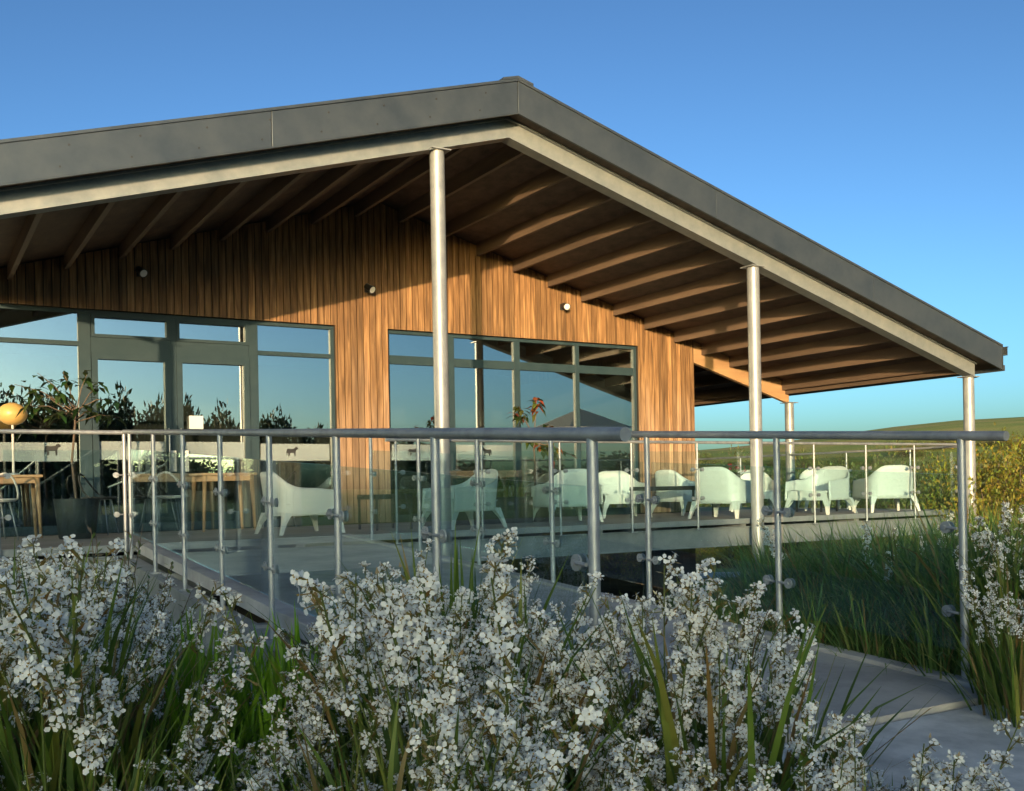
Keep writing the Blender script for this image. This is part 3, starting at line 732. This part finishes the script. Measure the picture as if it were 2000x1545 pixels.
def stalk_meshes(seed, H):
    r = random.Random(seed); st = MB(); fl = MB()
    az = r.uniform(0, 6.28); bend = r.uniform(.02, .28)*H; pts = []
    for i in range(9):
        t = i/8; pts.append(Vector((cos(az)*bend*t*t, sin(az)*bend*t*t, H*t*(1-.04*t)))) 
    st.tint = (.10,.13,.03); st.tube(pts, [.0034*(1-.55*i/8) for i in range(9)], 5, caps=False)
    def along(t):
        f = min(t*8, 7.999); i = int(f); return pts[i].lerp(pts[i+1], f-i)
    t = r.uniform(.60,.78); first = True
    while t < 1.0:
        p = along(t); a0 = r.uniform(0, 6.28)
        # bract
        st.tint = mixc((.17,.085,.02), (.12,.12,.03), r.random()); o = Vector((cos(a0), sin(a0), 1.1)).normalized()
        add_leaf(st, p, o, Vector((0,0,1)).cross(o) + Vector((.1,0,.2)), r.uniform(.02,.04), .007)
        # side branch with an umbel
        k = r.choice((6,7,8,9,11)); bl = r.uniform(.012,.06)*(1.35-t*.8)
        c = p + Vector((cos(a0), sin(a0), 1.2)).normalized()*bl
        st.tint = (.13,.12,.03); st.tube([p, c], .0016, 3, caps=False)
        for q in range(k):
            a = a0 + r.gauss(0, 1.3); e = r.gauss(.3, .6); o = Vector((cos(a)*cos(e), sin(a)*cos(e), sin(e)))
            l = r.uniform(.008,.024); f = c + o*l
            st.tint = mixc((.20,.13,.03), (.15,.16,.04), r.random()); st.tube([c, f], .0011, 3, caps=False)
            if r.random() < .80: flower(fl, r, f, (o + Vector((r.gauss(0,.35), r.gauss(0,.35), r.gauss(.15,.3)))), r.uniform(.0096,.0128))
            else:
                g = r.random(); fl.tint = mixc((.30,.17,.04), (.62,.58,.42), g); q_ = .0042; fl.add([f+Vector((q_,0,0)), f+Vector((0,q_,0)), f-Vector((q_,0,0)), f-Vector((0,q_,0)), f+o*.012], [(0,1,4),(1,2,4),(2,3,4),(3,0,4)])
        t += r.uniform(.022,.042)
    return st.mesh('flower_stalk', MT['leaf'], color=True), fl.mesh('flowers', MT['petal'], color=True)
STALK = [stalk_meshes(100+i, .80) for i in range(12)]
GREEN = [(.06,.115,.016), (.125,.19,.028), (.24,.24,.045)]
LEAFM = [clump_leaves(200+i, 95, .60, .013, .30, .75, GREEN, .11, dead=.14) for i in range(6)]
bedR = random.Random(31)
def libertia(x, y, H, ns, label, group, leaf_h=.8):
    """a tuft of strap leaves with tall stalks of white flowers; H total height"""
    z = ground_z(x, y)
    root = empty('white_iris_clump', (x, y, z), label=label, cat='flower clump', group=group)
    l = link('leaves', bedR.choice(LEAFM), root, rz=bedR.uniform(0, 6.28)); k = H*leaf_h/.62
    l.scale = (k*1.0, k*1.0, k)
    for i in range(ns):
        a = bedR.uniform(0, 6.28); q = bedR.uniform(.01, .16); sm_, fm_ = bedR.choice(STALK)
        s = H/.80*bedR.uniform(.78, 1.05); til = bedR.gauss(0, .12); til2 = bedR.gauss(0, .12)
        st = link('flower_stalk', sm_, root, loc=(q*cos(a), q*sin(a), 0), rz=bedR.uniform(0, 6.28))
        ks = max(.8, min(1.15, s)); st.scale = (ks, ks, s); st.rotation_euler[0] = til + sin(a)*-.14*(q/.16); st.rotation_euler[1] = til2 + cos(a)*.14*(q/.16)
        tag(link('flowers', fm_, st), kind='stuff')
# skyline of the bed, as (photo column, highest flower row)
SKY = [(-80,1060),(0,1085),(120,1060),(200,1090),(250,1120),(290,1190),(330,1330),(440,1400),(540,1390),(620,1310),(690,1250),(745,1150),(790,1085),(870,1062),(960,1035),(1050,1060),(1150,1090),(1260,1085),(1340,1105),(1400,1100),(1470,1130),(1540,1230),(1640,1280),(1700,1360),(1780,1420),(1880,1510),(1990,1640)]
def skyline(px):
    for (a, b) in zip(SKY[:-1], SKY[1:]):
        if a[0] <= px <= b[0]: return a[1] + (b[1]-a[1])*(px-a[0])/(b[0]-a[0])
    return 1060 if px < 0 else 1700
def yh(px): return 952 - (px-1000)*.0187
placed = []
tries = 0
while len(placed) < 215 and tries < 16000:
    tries += 1
    d = bedR.uniform(1.75, 4.5); px = bedR.uniform(-160, 1800)
    if len(placed) >= 160: d = bedR.uniform(1.7, 3.1); px = bedR.uniform(620, 1850)
    p = at(px, 1100, d=d); x, y = p.x, p.y
    if x > 1.62 and y > 2.3: continue
    if x > 1.80 or y < -.2: continue
    if any((x-a)**2 + (y-b)**2 < (.135 if len(placed) < 160 else .11)**2 for a, b in placed): continue
    ztop = -(skyline(px) - yh(px))*d/2000.0
    H = min(bedR.uniform(.66, 1.0) if bedR.random() < (.75 if d > 2.3 else .3) else bedR.uniform(.45, .66), ztop - ground_z(x, y))
    if H < .36: continue
    if 270 < px < 600 and d > 2.3: continue
    placed.append((x, y)); ns = bedR.choice((4,5,5,6,7))
    zone = [(90,'at the picture edge'),(210,'under the terrace corner'),(360,'left of the bright leaves'),(500,'among the bright green leaves'),(640,'below the ramp channel'),(770,'left of the bed middle'),(900,'before the foremost column'),(1020,'in the bed middle'),(1130,'left of the thick rail post'),(1230,'around the thick rail post'),(1330,'right of the thick rail post'),(1450,'before the ramp deck'),(1560,'near the path'),(9999,'hanging over the path edge')]
    where = [t for k_, t in zone if px < k_][0]; row = 'front' if d < 2.6 else 'middle' if d < 3.4 else 'back'
    lb = 'white star flowers on strap leaves, %s row, %s' % (row, where); gr_ = 'white flower clumps, %s row %s' % (row, where)
    leafy_ = bedR.random() < .24
    libertia(x, y, H, 2 if leafy_ else ns, lb, gr_, leaf_h=bedR.uniform(.85,1.05) if leafy_ else bedR.uniform(.62,.85))
# bright green iris tufts in the gap of the bed
IRIS = [clump_leaves(260+i, 80, .55, .020, .20, .35, [(.12,.28,.012),(.19,.36,.02),(.24,.36,.03)], .09, dead=0) for i in range(2)]
for i, (px, d, h) in enumerate(((380,2.9,.66),(420,3.3,.66),(345,3.0,.6),(565,3.1,.70),(535,2.8,.62),(470,3.4,.58),(400,2.5,.5),(355,2.6,.5),(440,2.7,.55),(385,3.5,.72),(590,3.3,.72),(325,3.3,.62))):
    p = at(px, 1200, d=d); root = empty('iris_tuft', (p.x, p.y, ground_z(p.x, p.y)), label='bright green tuft of broad upright leaves in the gap between the white flowers' if px < 500 else 'bright green upright leaf tuft under the flowers below the ramp channel', cat='leaf tuft', group='bright green tufts' if px < 500 else 'bright green tufts below the channel')
    l = link('leaves', IRIS[i % 2], root, rz=i*1.3); l.scale = (h/.55*.9, h/.55*.9, h/.55*.9)
# grey-green twiggy shrub at the left
def twig_shrub(seed, H, n, leafL, leafW, cols, spread=.35, leafn=26):
    r = random.Random(seed); w_ = MB(); m = MB()
    for k in range(n):
        a = r.uniform(0, 6.28); s = r.uniform(.2, 1)*spread; h = H*r.uniform(.7, 1.05)
        pts = [Vector((cos(a)*s*(i/5)**1.3, sin(a)*s*(i/5)**1.3, h*i/5)) for i in range(6)]
        w_.tube(pts, [.006-.0009*i for i in range(6)], 4, caps=False)
        for q in range(leafn):
            t = r.uniform(.35, 1); f = t*5; i = min(4, int(f)); p = pts[i].lerp(pts[i+1], f-i); b = r.uniform(0, 6.28)
            o = Vector((cos(b), sin(b), r.uniform(.3,1.4))); m.tint = tuple(v*r.uniform(.7,1.2) for v in mixc(cols[0], cols[1], r.random()))
            add_leaf(m, p, o, Vector((0,0,1)) + Vector((r.gauss(0,.4), r.gauss(0,.4), 0)), leafL*r.uniform(.7,1.2), leafW)
    return w_.mesh('stems', MT['bark']), m.mesh('leaves', MT['leaf'], color=True)
TW = [twig_shrub(41+i, 1.0, 12, .045, .013, [(.10,.13,.06),(.19,.20,.09)], .3) for i in range(2)]
for i, (px, d, h) in enumerate(((15,3.9,.98),(70,4.3,.92),(150,4.0,1.0),(205,4.3,1.02),(250,4.1,.95),(60,3.5,.9))):
    p = at(px, 1100, d=d); root = empty('twiggy_shrub', (p.x, p.y, ground_z(p.x, p.y)), label='grey-green twiggy shrub with small narrow leaves behind the left white flowers', cat='shrub', group='twiggy shrubs at the left')
    for nm, me in zip(('stems', 'leaves'), TW[i % 2]): l = link(nm, me, root, rz=i*1.1); l.scale = (h,)*3

# arching dark grass tufts on the far side of the ramp
GR = [clump_leaves(300+i, 210, .95, .0165, .40, 1.25, [(.06,.135,.035),(.13,.22,.055),(.26,.28,.08)], .2, dead=.07) for i in range(4)]
gr = random.Random(77); gp_ = []
tries = 0
while len(gp_) < 78 and tries < 6000:
    tries += 1
    x = gr.uniform(4.5, 10.5); y = gr.uniform(2.0, 9.9)
    if any((x-a)**2 + (y-b)**2 < .40**2 for a, b in gp_): continue
    u_ = (1015*y - 1723*x)/(-(.8616*y + .5075*x)); px = 1000 + u_
    if px < 1330 or px > 2120: continue
    low = px < 1505
    gp_.append((x, y)); z = ground_z(x, y)
    where = [t for k_, t in ((1505,'low down left of the middle column'),(1640,'right of the middle column'),(1800,'before the right terrace end'),(9999,'by the last post of the ramp railing')) if px < k_][0]
    row = 'near' if y < 4.6 else 'far'
    root = empty('grass_tuft', (x, y, z), label='dark grass tuft across the ramp, %s, %s row' % (where[:40], row), cat='grass tuft', group='arching grass tufts %s, %s row' % (where, row))
    l = link('leaves', gr.choice(GR), root, rz=gr.uniform(0, 6.28)); dd = x*FW.x + y*FW.y; capy = 1150 if low else 1075 if px < 1640 else 1045 if px < 1860 else 1015
    k = gr.uniform(.95, 1.2)*(.62 if low else 1); l.scale = (k, k, min(k*gr.uniform(1.05, 1.4), max(.4, (-(capy-yh(px))*dd/2000.0 - z)/.84)))
for k in range(34):
    y = 2.55 + k*.2; x = gr.uniform(4.2, 4.55); where = 'near the last railing post' if k < 10 else 'along the middle of the ramp' if k < 22 else 'along the upper ramp'
    root = empty('grass_tuft', (x, y, ground_z(x, y)), label='short grass tuft against the far deck edge, %s' % where, cat='grass tuft', group='short tufts %s' % where)
    l = link('leaves', gr.choice(GR), root, rz=gr.uniform(0, 6.28)); q_ = gr.uniform(.38, .62); l.scale = (q_, q_, q_*1.1)
RL = ['tallest tuft of white flowers at the right edge, just right of the last railing post','shorter white flowers close behind the last railing post','tall white flowers at the back of the right edge','low white flowers at the right edge nearest the path','lowest white flowers, hugging the path edge right of the last post','white flowers cut off by the right edge of the picture']
for (px, d, H, ns) in ((1975,4.6,.96,6),(1925,5.0,.80,5),(2010,5.2,.95,5),(1990,4.0,.72,5),(1950,4.3,.66,4),(2040,4.7,.9,5)):
    p = at(px, 1100, d=d); libertia(p.x, p.y, H, ns, RL.pop(0), 'white flower clumps at the right edge', .8)
for (px, d, H, ns) in ((1600,6.6,1.15,2),(1700,8.2,1.2,1),(1840,7.4,1.15,3),(1760,6.2,.95,2)):
    p = at(px, 1100, d=d); libertia(p.x, p.y, H, ns, 'thin flower spikes standing up among the dark grass across the ramp', 'flower spikes among the grass', .6)

# bushes: leaf clusters through a volume, on stems
def bush_meshes(seed, n, leafL, cols, clus=60):
    r = random.Random(seed); m = MB(); w_ = MB(); cs = []
    for k in range(clus):
        while True:
            c = Vector((r.uniform(-1,1), r.uniform(-1,1), r.uniform(-.1,1)))
            if .25 < c.length < 1: break
        c.x *= 1 + .2*sin(k*2.1); cs.append((c, r.uniform(.13,.30), r.uniform(.65,1.3), r.random()))
        w_.tube([(c.x*.1, c.y*.1, 0), (c.x*.5, c.y*.5, c.z*.45+.05), tuple(c)], [.022,.014,.004], 4, caps=False)
    for k in range(n):
        c, q, f, hue = r.choice(cs); d = Vector((r.gauss(0,1), r.gauss(0,1), r.gauss(0,1))).normalized(); p = c + d*q*r.random()**.4
        m.tint = tuple(v*f*r.uniform(.75,1.2) for v in mixc(cols[0], cols[1], min(1, max(0, hue + r.gauss(0,.15)))))
        o = (d + Vector((r.gauss(0,.5), r.gauss(0,.5), r.gauss(.1,.5)))).normalized()
        add_leaf(m, p, o, Vector((r.gauss(0,1), r.gauss(0,1), 1)), leafL*r.uniform(.6,1.2), leafL*.5)
    return w_.mesh('stems', MT['bark']), m.mesh('foliage', MT['leaf'], color=True)
GOLD = [(.12,.14,.02), (.27,.23,.035)]; MIX = [(.08,.115,.03), (.19,.20,.065)]; DK = [(.02,.035,.012), (.055,.07,.022)]
BG = [bush_meshes(400+i, 11000, .045, GOLD, 80) for i in range(2)]
BM = [bush_meshes(420+i, 9000, .045, MIX, 80) for i in range(2)]
BD = [bush_meshes(440+i, 8000, .11, DK, 90) for i in range(3)]
bi = [0]
def bush(x, y, w_, h, kind, label, group, dz=0):
    me = kind[bi[0] % len(kind)]; bi[0] += 1; root = empty('bush', (x, y, ground_z(x, y)+dz), bi[0]*1.7, label=label, cat='bush', group=group)
    for nm, q in zip(('stems', 'foliage'), me): l = link(nm, q, root); l.scale = (w_, w_, h)
for (px, d, top, w_) in ((1935,21,868,1.6),(1990,19,885,1.6),(1960,16,935,1.4),(2050,22,860,2.0),(1905,24,900,1.5),(2010,15,960,1.3)):
    p = at(px, 950, d=d); zt = -(top-yh(px))*d/2000.0; bush(p.x, p.y, w_, zt - ground_z(p.x, p.y), BG, 'golden sunlit bush right of the corner column', 'golden bushes right of the corner column')
for (px, d, top, w_) in ((1580,54,917,3.2),(1650,52,905,3.2),(1720,50,900,3.0),(1790,48,902,3.0),(1850,44,917,2.6),(1500,60,917,3.6),(1420,64,912,4.0),(1355,68,917,4.2),(1620,46,937,2.2),(1760,45,942,2.2),(1690,57,912,3.2)):
    p = at(px, 950, d=d); zt = -(top-yh(px))*d/2000.0; bush(p.x, p.y, w_, zt - ground_z(p.x, p.y), BM, 'olive green bush in the hedgerow behind the terrace armchairs', 'hedgerow behind the terrace')
for (px, d, top, w_) in ((1370,55,0,2.8),(1430,54,0,2.6),(1485,56,0,2.8),(1540,55,0,2.6),(1600,54,0,2.8),(1660,55,0,2.6),(1720,54,0,2.8),(1780,55,0,2.8)):
    p = at(px, 1090, d=d); bush(p.x, p.y, w_, 1.35, BG, 'low golden scrub seen under the terrace floor', 'low scrub under the terrace')

# hedge and bank behind the photographer: casts the low evening shade and is mirrored in the windows
prof = [(-16,1.9),(-10,2.0),(-6,1.8),(-4.2,1.7),(-3.2,1.75),(-2.4,2.15),(-1.4,2.55),(-.4,2.2),(.6,1.75),(1.6,1.45),(2.2,1.15),(3.0,.8),(3.7,.1),(6,-.2),(9,-.2)]
def top_at(q):
    for a, b in zip(prof[:-1], prof[1:]):
        if a[0] <= q <= b[0]: return a[1]+(b[1]-a[1])*(q-a[0])/(b[0]-a[0])
    return 1.0
sd = Vector((-SUN_TO.x, -SUN_TO.y, 0)).normalized(); qd = Vector((sd.y, -sd.x, 0))
q = -22.0; LH = 34.0
while q < 6.5:
    p = sd*-LH + qd*q; h = top_at(max(-16, min(9, q))) + .0874*(LH-9.0) - ground_z(p.x, p.y)
    bush(p.x, p.y, 1.7, h*.96, BD, 'dark hedge bush behind the photographer, mirrored in the windows', 'hedge behind the photographer'); q += 1.0
for k in range(26):
    a = rad(200 + k*6.2); r_ = 60 + 20*sin(k*1.7); x, y = r_*cos(a), r_*sin(a)
    bush(x, y, 5.5, 3.0 + 1.0*sin(k*2.3), BD, 'distant dark thicket across the field, mirrored in the windows', 'thicket mirrored in the windows')

for k in range(15):
    azm = rad(9 + k*1.75 + .5*sin(k*3.1)); r_ = 250 + 25*sin(k*.9); dv = FW*cos(azm) + RT*sin(azm)
    bush(dv.x*r_, dv.y*r_, 5.0, 3.0 + 1.4*sin(k*1.9), BM, 'small far hedge bush on the hillside field behind the terrace', 'far hedge line on the hill')
for k in range(13):
    x = 1.5 + k*1.65; zt_ = 4.6 if x < 12 else 4.6 - (x-12)*.15
    zt_ += .25*sin(k*2.7) - .2; bush(x, -28 + .8*sin(k*1.3), 2.3, zt_ - ground_z(x, -28), BD, 'dark hedge bush across the lawn, mirrored in the left windows', 'hedge mirrored in the left windows')
# parasol standing on the lawn, mirrored in the right-hand windows
px_, py_ = 17.2, 3.2
pr2 = empty('parasol', (px_, py_, ground_z(px_, py_)), label='white parasol on the lawn, mirrored in the right windows', cat='parasol')
zt = 2.3 - ground_z(px_, py_)
MB().tube([(0,0,0),(0,0,zt)], .03, 10).build('pole', MT['oak'], pr2, smooth=True)
m = MB(); vs = [(0,0,zt)]; 
for k in range(8):
    a = k*math.pi/4; vs.append((1.6*cos(a), 1.6*sin(a), zt-.6))
m.add(vs, [(0, 1+k, 1+(k+1) % 8) for k in range(8)]); cn = m.build('canopy', MT['canvas'], pr2); sdf = cn.modifiers.new('solid', 'SOLIDIFY'); sdf.thickness = .006
MB().lathe([(.3,0),(.3,.06),(.05,.1)], n=16).build('base', MT['concrete'], pr2)

# ------------------------------------------------------------------ potted plants on the terrace
def leafy(seed, trunkpts, tips, leafL, leafW, cols, per):
    r = random.Random(seed); w_ = MB(); m = MB(); w_.tube(trunkpts, [.016-.002*i for i in range(len(trunkpts))], 6); t0 = Vector(trunkpts[-1])
    for tp in tips:
        tp = Vector(tp); s = Vector(trunkpts[-2]).lerp(t0, r.random()); md = s.lerp(tp, .55) + Vector((0,0,.06)); w_.tube([s, md, tp], [.008,.006,.003], 5, caps=False)
        for k in range(per):
            p = md.lerp(tp, r.uniform(.1, 1.05)) + Vector((r.gauss(0,.02), r.gauss(0,.02), r.gauss(0,.02))); a = r.uniform(0, 6.28); o = Vector((cos(a), sin(a), r.uniform(-.9,.35)))
            m.tint = tuple(v*r.uniform(.7,1.2) for v in r.choice(cols)); add_leaf(m, p, o, (0,0,1), leafL*r.uniform(.7,1.25), leafW, droop=.3)
    return w_.mesh('trunk', MT['bark']), m.mesh('crown', MT['leaf'], color=True)
def potted(x, y, rpot, hpot, meshes, label, cat='potted tree'):
    root = empty('potted_plant', (x, y, FLOOR+.003), label=label, cat=cat)
    auto_smooth(MB().lathe([(rpot*.75,0),(rpot*.8,.02),(rpot,hpot),(rpot*.9,hpot),(rpot*.88,hpot-.06)], n=20).build('pot', MT['pot'], root))
    MB().lathe([(rpot*.87,hpot-.09),(rpot*.87,hpot-.055)], n=16).build('soil', MT['soil'], root)
    for nm, me in zip(('trunk', 'crown'), meshes): link(nm, me, root, loc=(0,0,hpot-.07))
    return root
pp = at(150, 1000, Y=12.75)
tips = [(-.62,.1,1.38),(-.52,-.1,1.12),(-.38,.1,1.52),(-.2,-.1,1.28),(-.1,.15,1.55),(.12,-.1,1.5),(.3,.1,1.42),(.42,-.05,1.22),(.25,.2,1.08),(.05,-.2,1.12),(-.28,-.2,1.0),(.5,.1,1.02),(-.48,.15,1.3)]
potted(pp.x, pp.y, .25, .46, leafy(5, [(0,0,0),(-.04,.02,.5),(0,0,.95),(.0,0,1.15)], tips, .17, .07, [(.02,.05,.018),(.035,.07,.02),(.05,.085,.025)], 11), 'tall leafy small tree in a dark round pot before the left glazing')
pp = at(1045, 1000, Y=12.6)
tips = [(-.32,0,1.2),(-.18,.1,1.32),(0,-.1,1.38),(.12,.1,1.45),(.3,0,1.05),(.42,.1,.85),(.5,-.1,.62),(.3,-.1,.6),(-.25,-.1,.9),(0,.1,.8),(.15,0,.7),(.36,0,.5)]
potted(pp.x, pp.y, .26, .42, leafy(6, [(0,0,0),(.03,.02,.4),(0,0,.75),(.02,0,.95)], tips, .16, .075, [(.05,.09,.02),(.10,.12,.02),(.30,.075,.03),(.035,.06,.02)], 15), 'bushy potted shrub with red tinted leaves in front of the right windows')
# long planter with mixed greenery
pl_ = empty('planter_box', (6.95, 12.45, FLOOR+.003), label='long dark planter filled with brownish green plants, between the armchairs', cat='planter')
m = MB(); m.box(-.6,.6,-.2,-.17,0,.36); m.box(-.6,.6,.17,.2,0,.36); m.box(-.6,-.57,-.17,.17,0,.36); m.box(.57,.6,-.17,.17,0,.36); m.box(-.57,.57,-.17,.17,0,.3)
m.build('box', MT['pot'], pl_)
for i in range(6):
    l = link('plant', TW[i % 2][1], pl_, loc=(-.45+.18*i, .03*(-1)**i, .28), rz=i); l.scale = (.5,.5,.55)
    l = link('leaves', LEAFM[i], pl_, loc=(-.4+.17*i, .04*(-1)**i, .28), rz=i); l.scale = (.6,.6,.6)
m = MB(); fr = random.Random(3)
for k in range(26):
    flower(m, fr, Vector((fr.gauss(0,.09), fr.gauss(0,.09), .24+fr.gauss(0,.06))), (fr.gauss(0,1), fr.gauss(0,1), 1), .03)
m.c = [(.35,.02,.03) if c[0] > .6 else c for c in m.c]
m.build('red_flowers', MT['petal'], pr, color=True)
m = MB()
for k in range(60):
    a = fr.uniform(0,6.28); m.tint = (.03,.06,.02); add_leaf(m, (fr.gauss(0,.03), fr.gauss(0,.03), .13), (cos(a), sin(a), fr.uniform(.4,1.6)), (0,0,1), .13, .04)
m.build('leaves', MT['leaf'], pr, color=True)

# ------------------------------------------------------------------ inside the cafe, close to the glass
def cafe_table(x, y, L, Wd, label):
    root = empty('cafe_table', (x, y, FLOOR+.006), label=label, cat='table', group='oak tables before the glazing')
    bevel(MB().box(-L/2, L/2, -Wd/2, Wd/2, .72, .75).build('tabletop', MT['oak'], root), .004)
    m = MB(); m.box(-L/2+.06, L/2-.06, -Wd/2+.04, -Wd/2+.06, .65, .72); m.box(-L/2+.06, L/2-.06, Wd/2-.06, Wd/2-.04, .65, .72); m.build('apron', MT['oak'], root)
    for sx in (-1, 1):
        for sy in (-1, 1): MB().tube([(sx*(L/2-.03), sy*(Wd/2-.03), 0), (sx*(L/2-.06), sy*(Wd/2-.05), .72)], [.018,.03], 8).build('leg', MT['oak'], root, smooth=True)
cafe_table(.72, 13.55, 1.3, .6, 'oak table before the left glazing, carrying the yellow globe lamp')
cafe_table(3.55, 13.5, .72, .66, 'small oak table before the glazed double doors')
def wire_chair(x, y, rz, label, mat='whiteplastic'):
    root = empty('cafe_chair', (x, y, FLOOR+.006), rad(rz), label=label, cat='chair')
    m = MB(); m.lathe([(.02,.43),(.2,.44),(.22,.46),(.2,.475),(.02,.465)], n=18); auto_smooth(m.build('seat', MT[mat], root))
    MB().tube([(.23*cos(a), .23*sin(a), .46+.3*sin(a)**2*(1 if sin(a) > 0 else 0)) for a in [math.pi*k/12 for k in range(13)]], .012, 8).build('backrest', MT[mat], root, smooth=True)
    for k in range(4):
        a = math.pi/4 + k*math.pi/2; MB().tube([(.15*cos(a), .15*sin(a), .44), (.24*cos(a), .24*sin(a), 0)], .009, 6).build('leg', MT['galv'], root, smooth=True)
wire_chair(.85, 13.0, 200, 'pale round-backed chair at the oak table under the globe lamp')
wire_chair(2.75, 13.6, 120, 'black round-backed chair left of the small oak table', 'black')
wire_chair(4.35, 13.65, 230, 'black round-backed chair right of the small oak table', 'black')
wire_chair(2.05, 13.65, 60, 'black round-backed chair behind the tall potted tree', 'black')
lampo = empty('globe_lamp', (1.08, 13.55, FLOOR+.757), label='table lamp with yellow globe shade and white stem on the left oak table', cat='lamp')
MB().lathe([(.07,0),(.07,.015),(.014,.03),(.014,.62)], n=14).build('stem', MT['whiteplastic'], lampo, smooth=True)
gm, n_, l_, p_ = newmat('globe_shade'); p_.inputs['Base Color'].default_value = (.48,.31,.10,1); p_.inputs['Roughness'].default_value = .4
p_.inputs['Emission Color'].default_value = (1,.55,.16,1); p_.inputs['Emission Strength'].default_value = .05
MB().lathe([(.03,.60)] + [(.165*sin(math.pi*t/10), .73-.135*cos(math.pi*t/10)) for t in range(1,10)] + [(.02,.866)], n=20).build('shade', gm, lampo, smooth=True)
def notice(px0, px1, py0, py1, label):
    a, b = at(px0, py0, Y=YW+.028), at(px1, py1, Y=YW+.028); tag(MB().box(a.x, b.x, YW+.024, YW+.029, b.z, a.z).build('notice', MT['paper']), label, 'notice', 'paper notices on the doors')
notice(369, 397, 812, 838, 'small paper notice on the right door leaf, above the handrail')
notice(330, 345, 880, 921, 'tall white notice on the left door leaf, beside its handle')
notice(353, 369, 880, 921, 'tall white notice on the right door leaf, beside its handle')
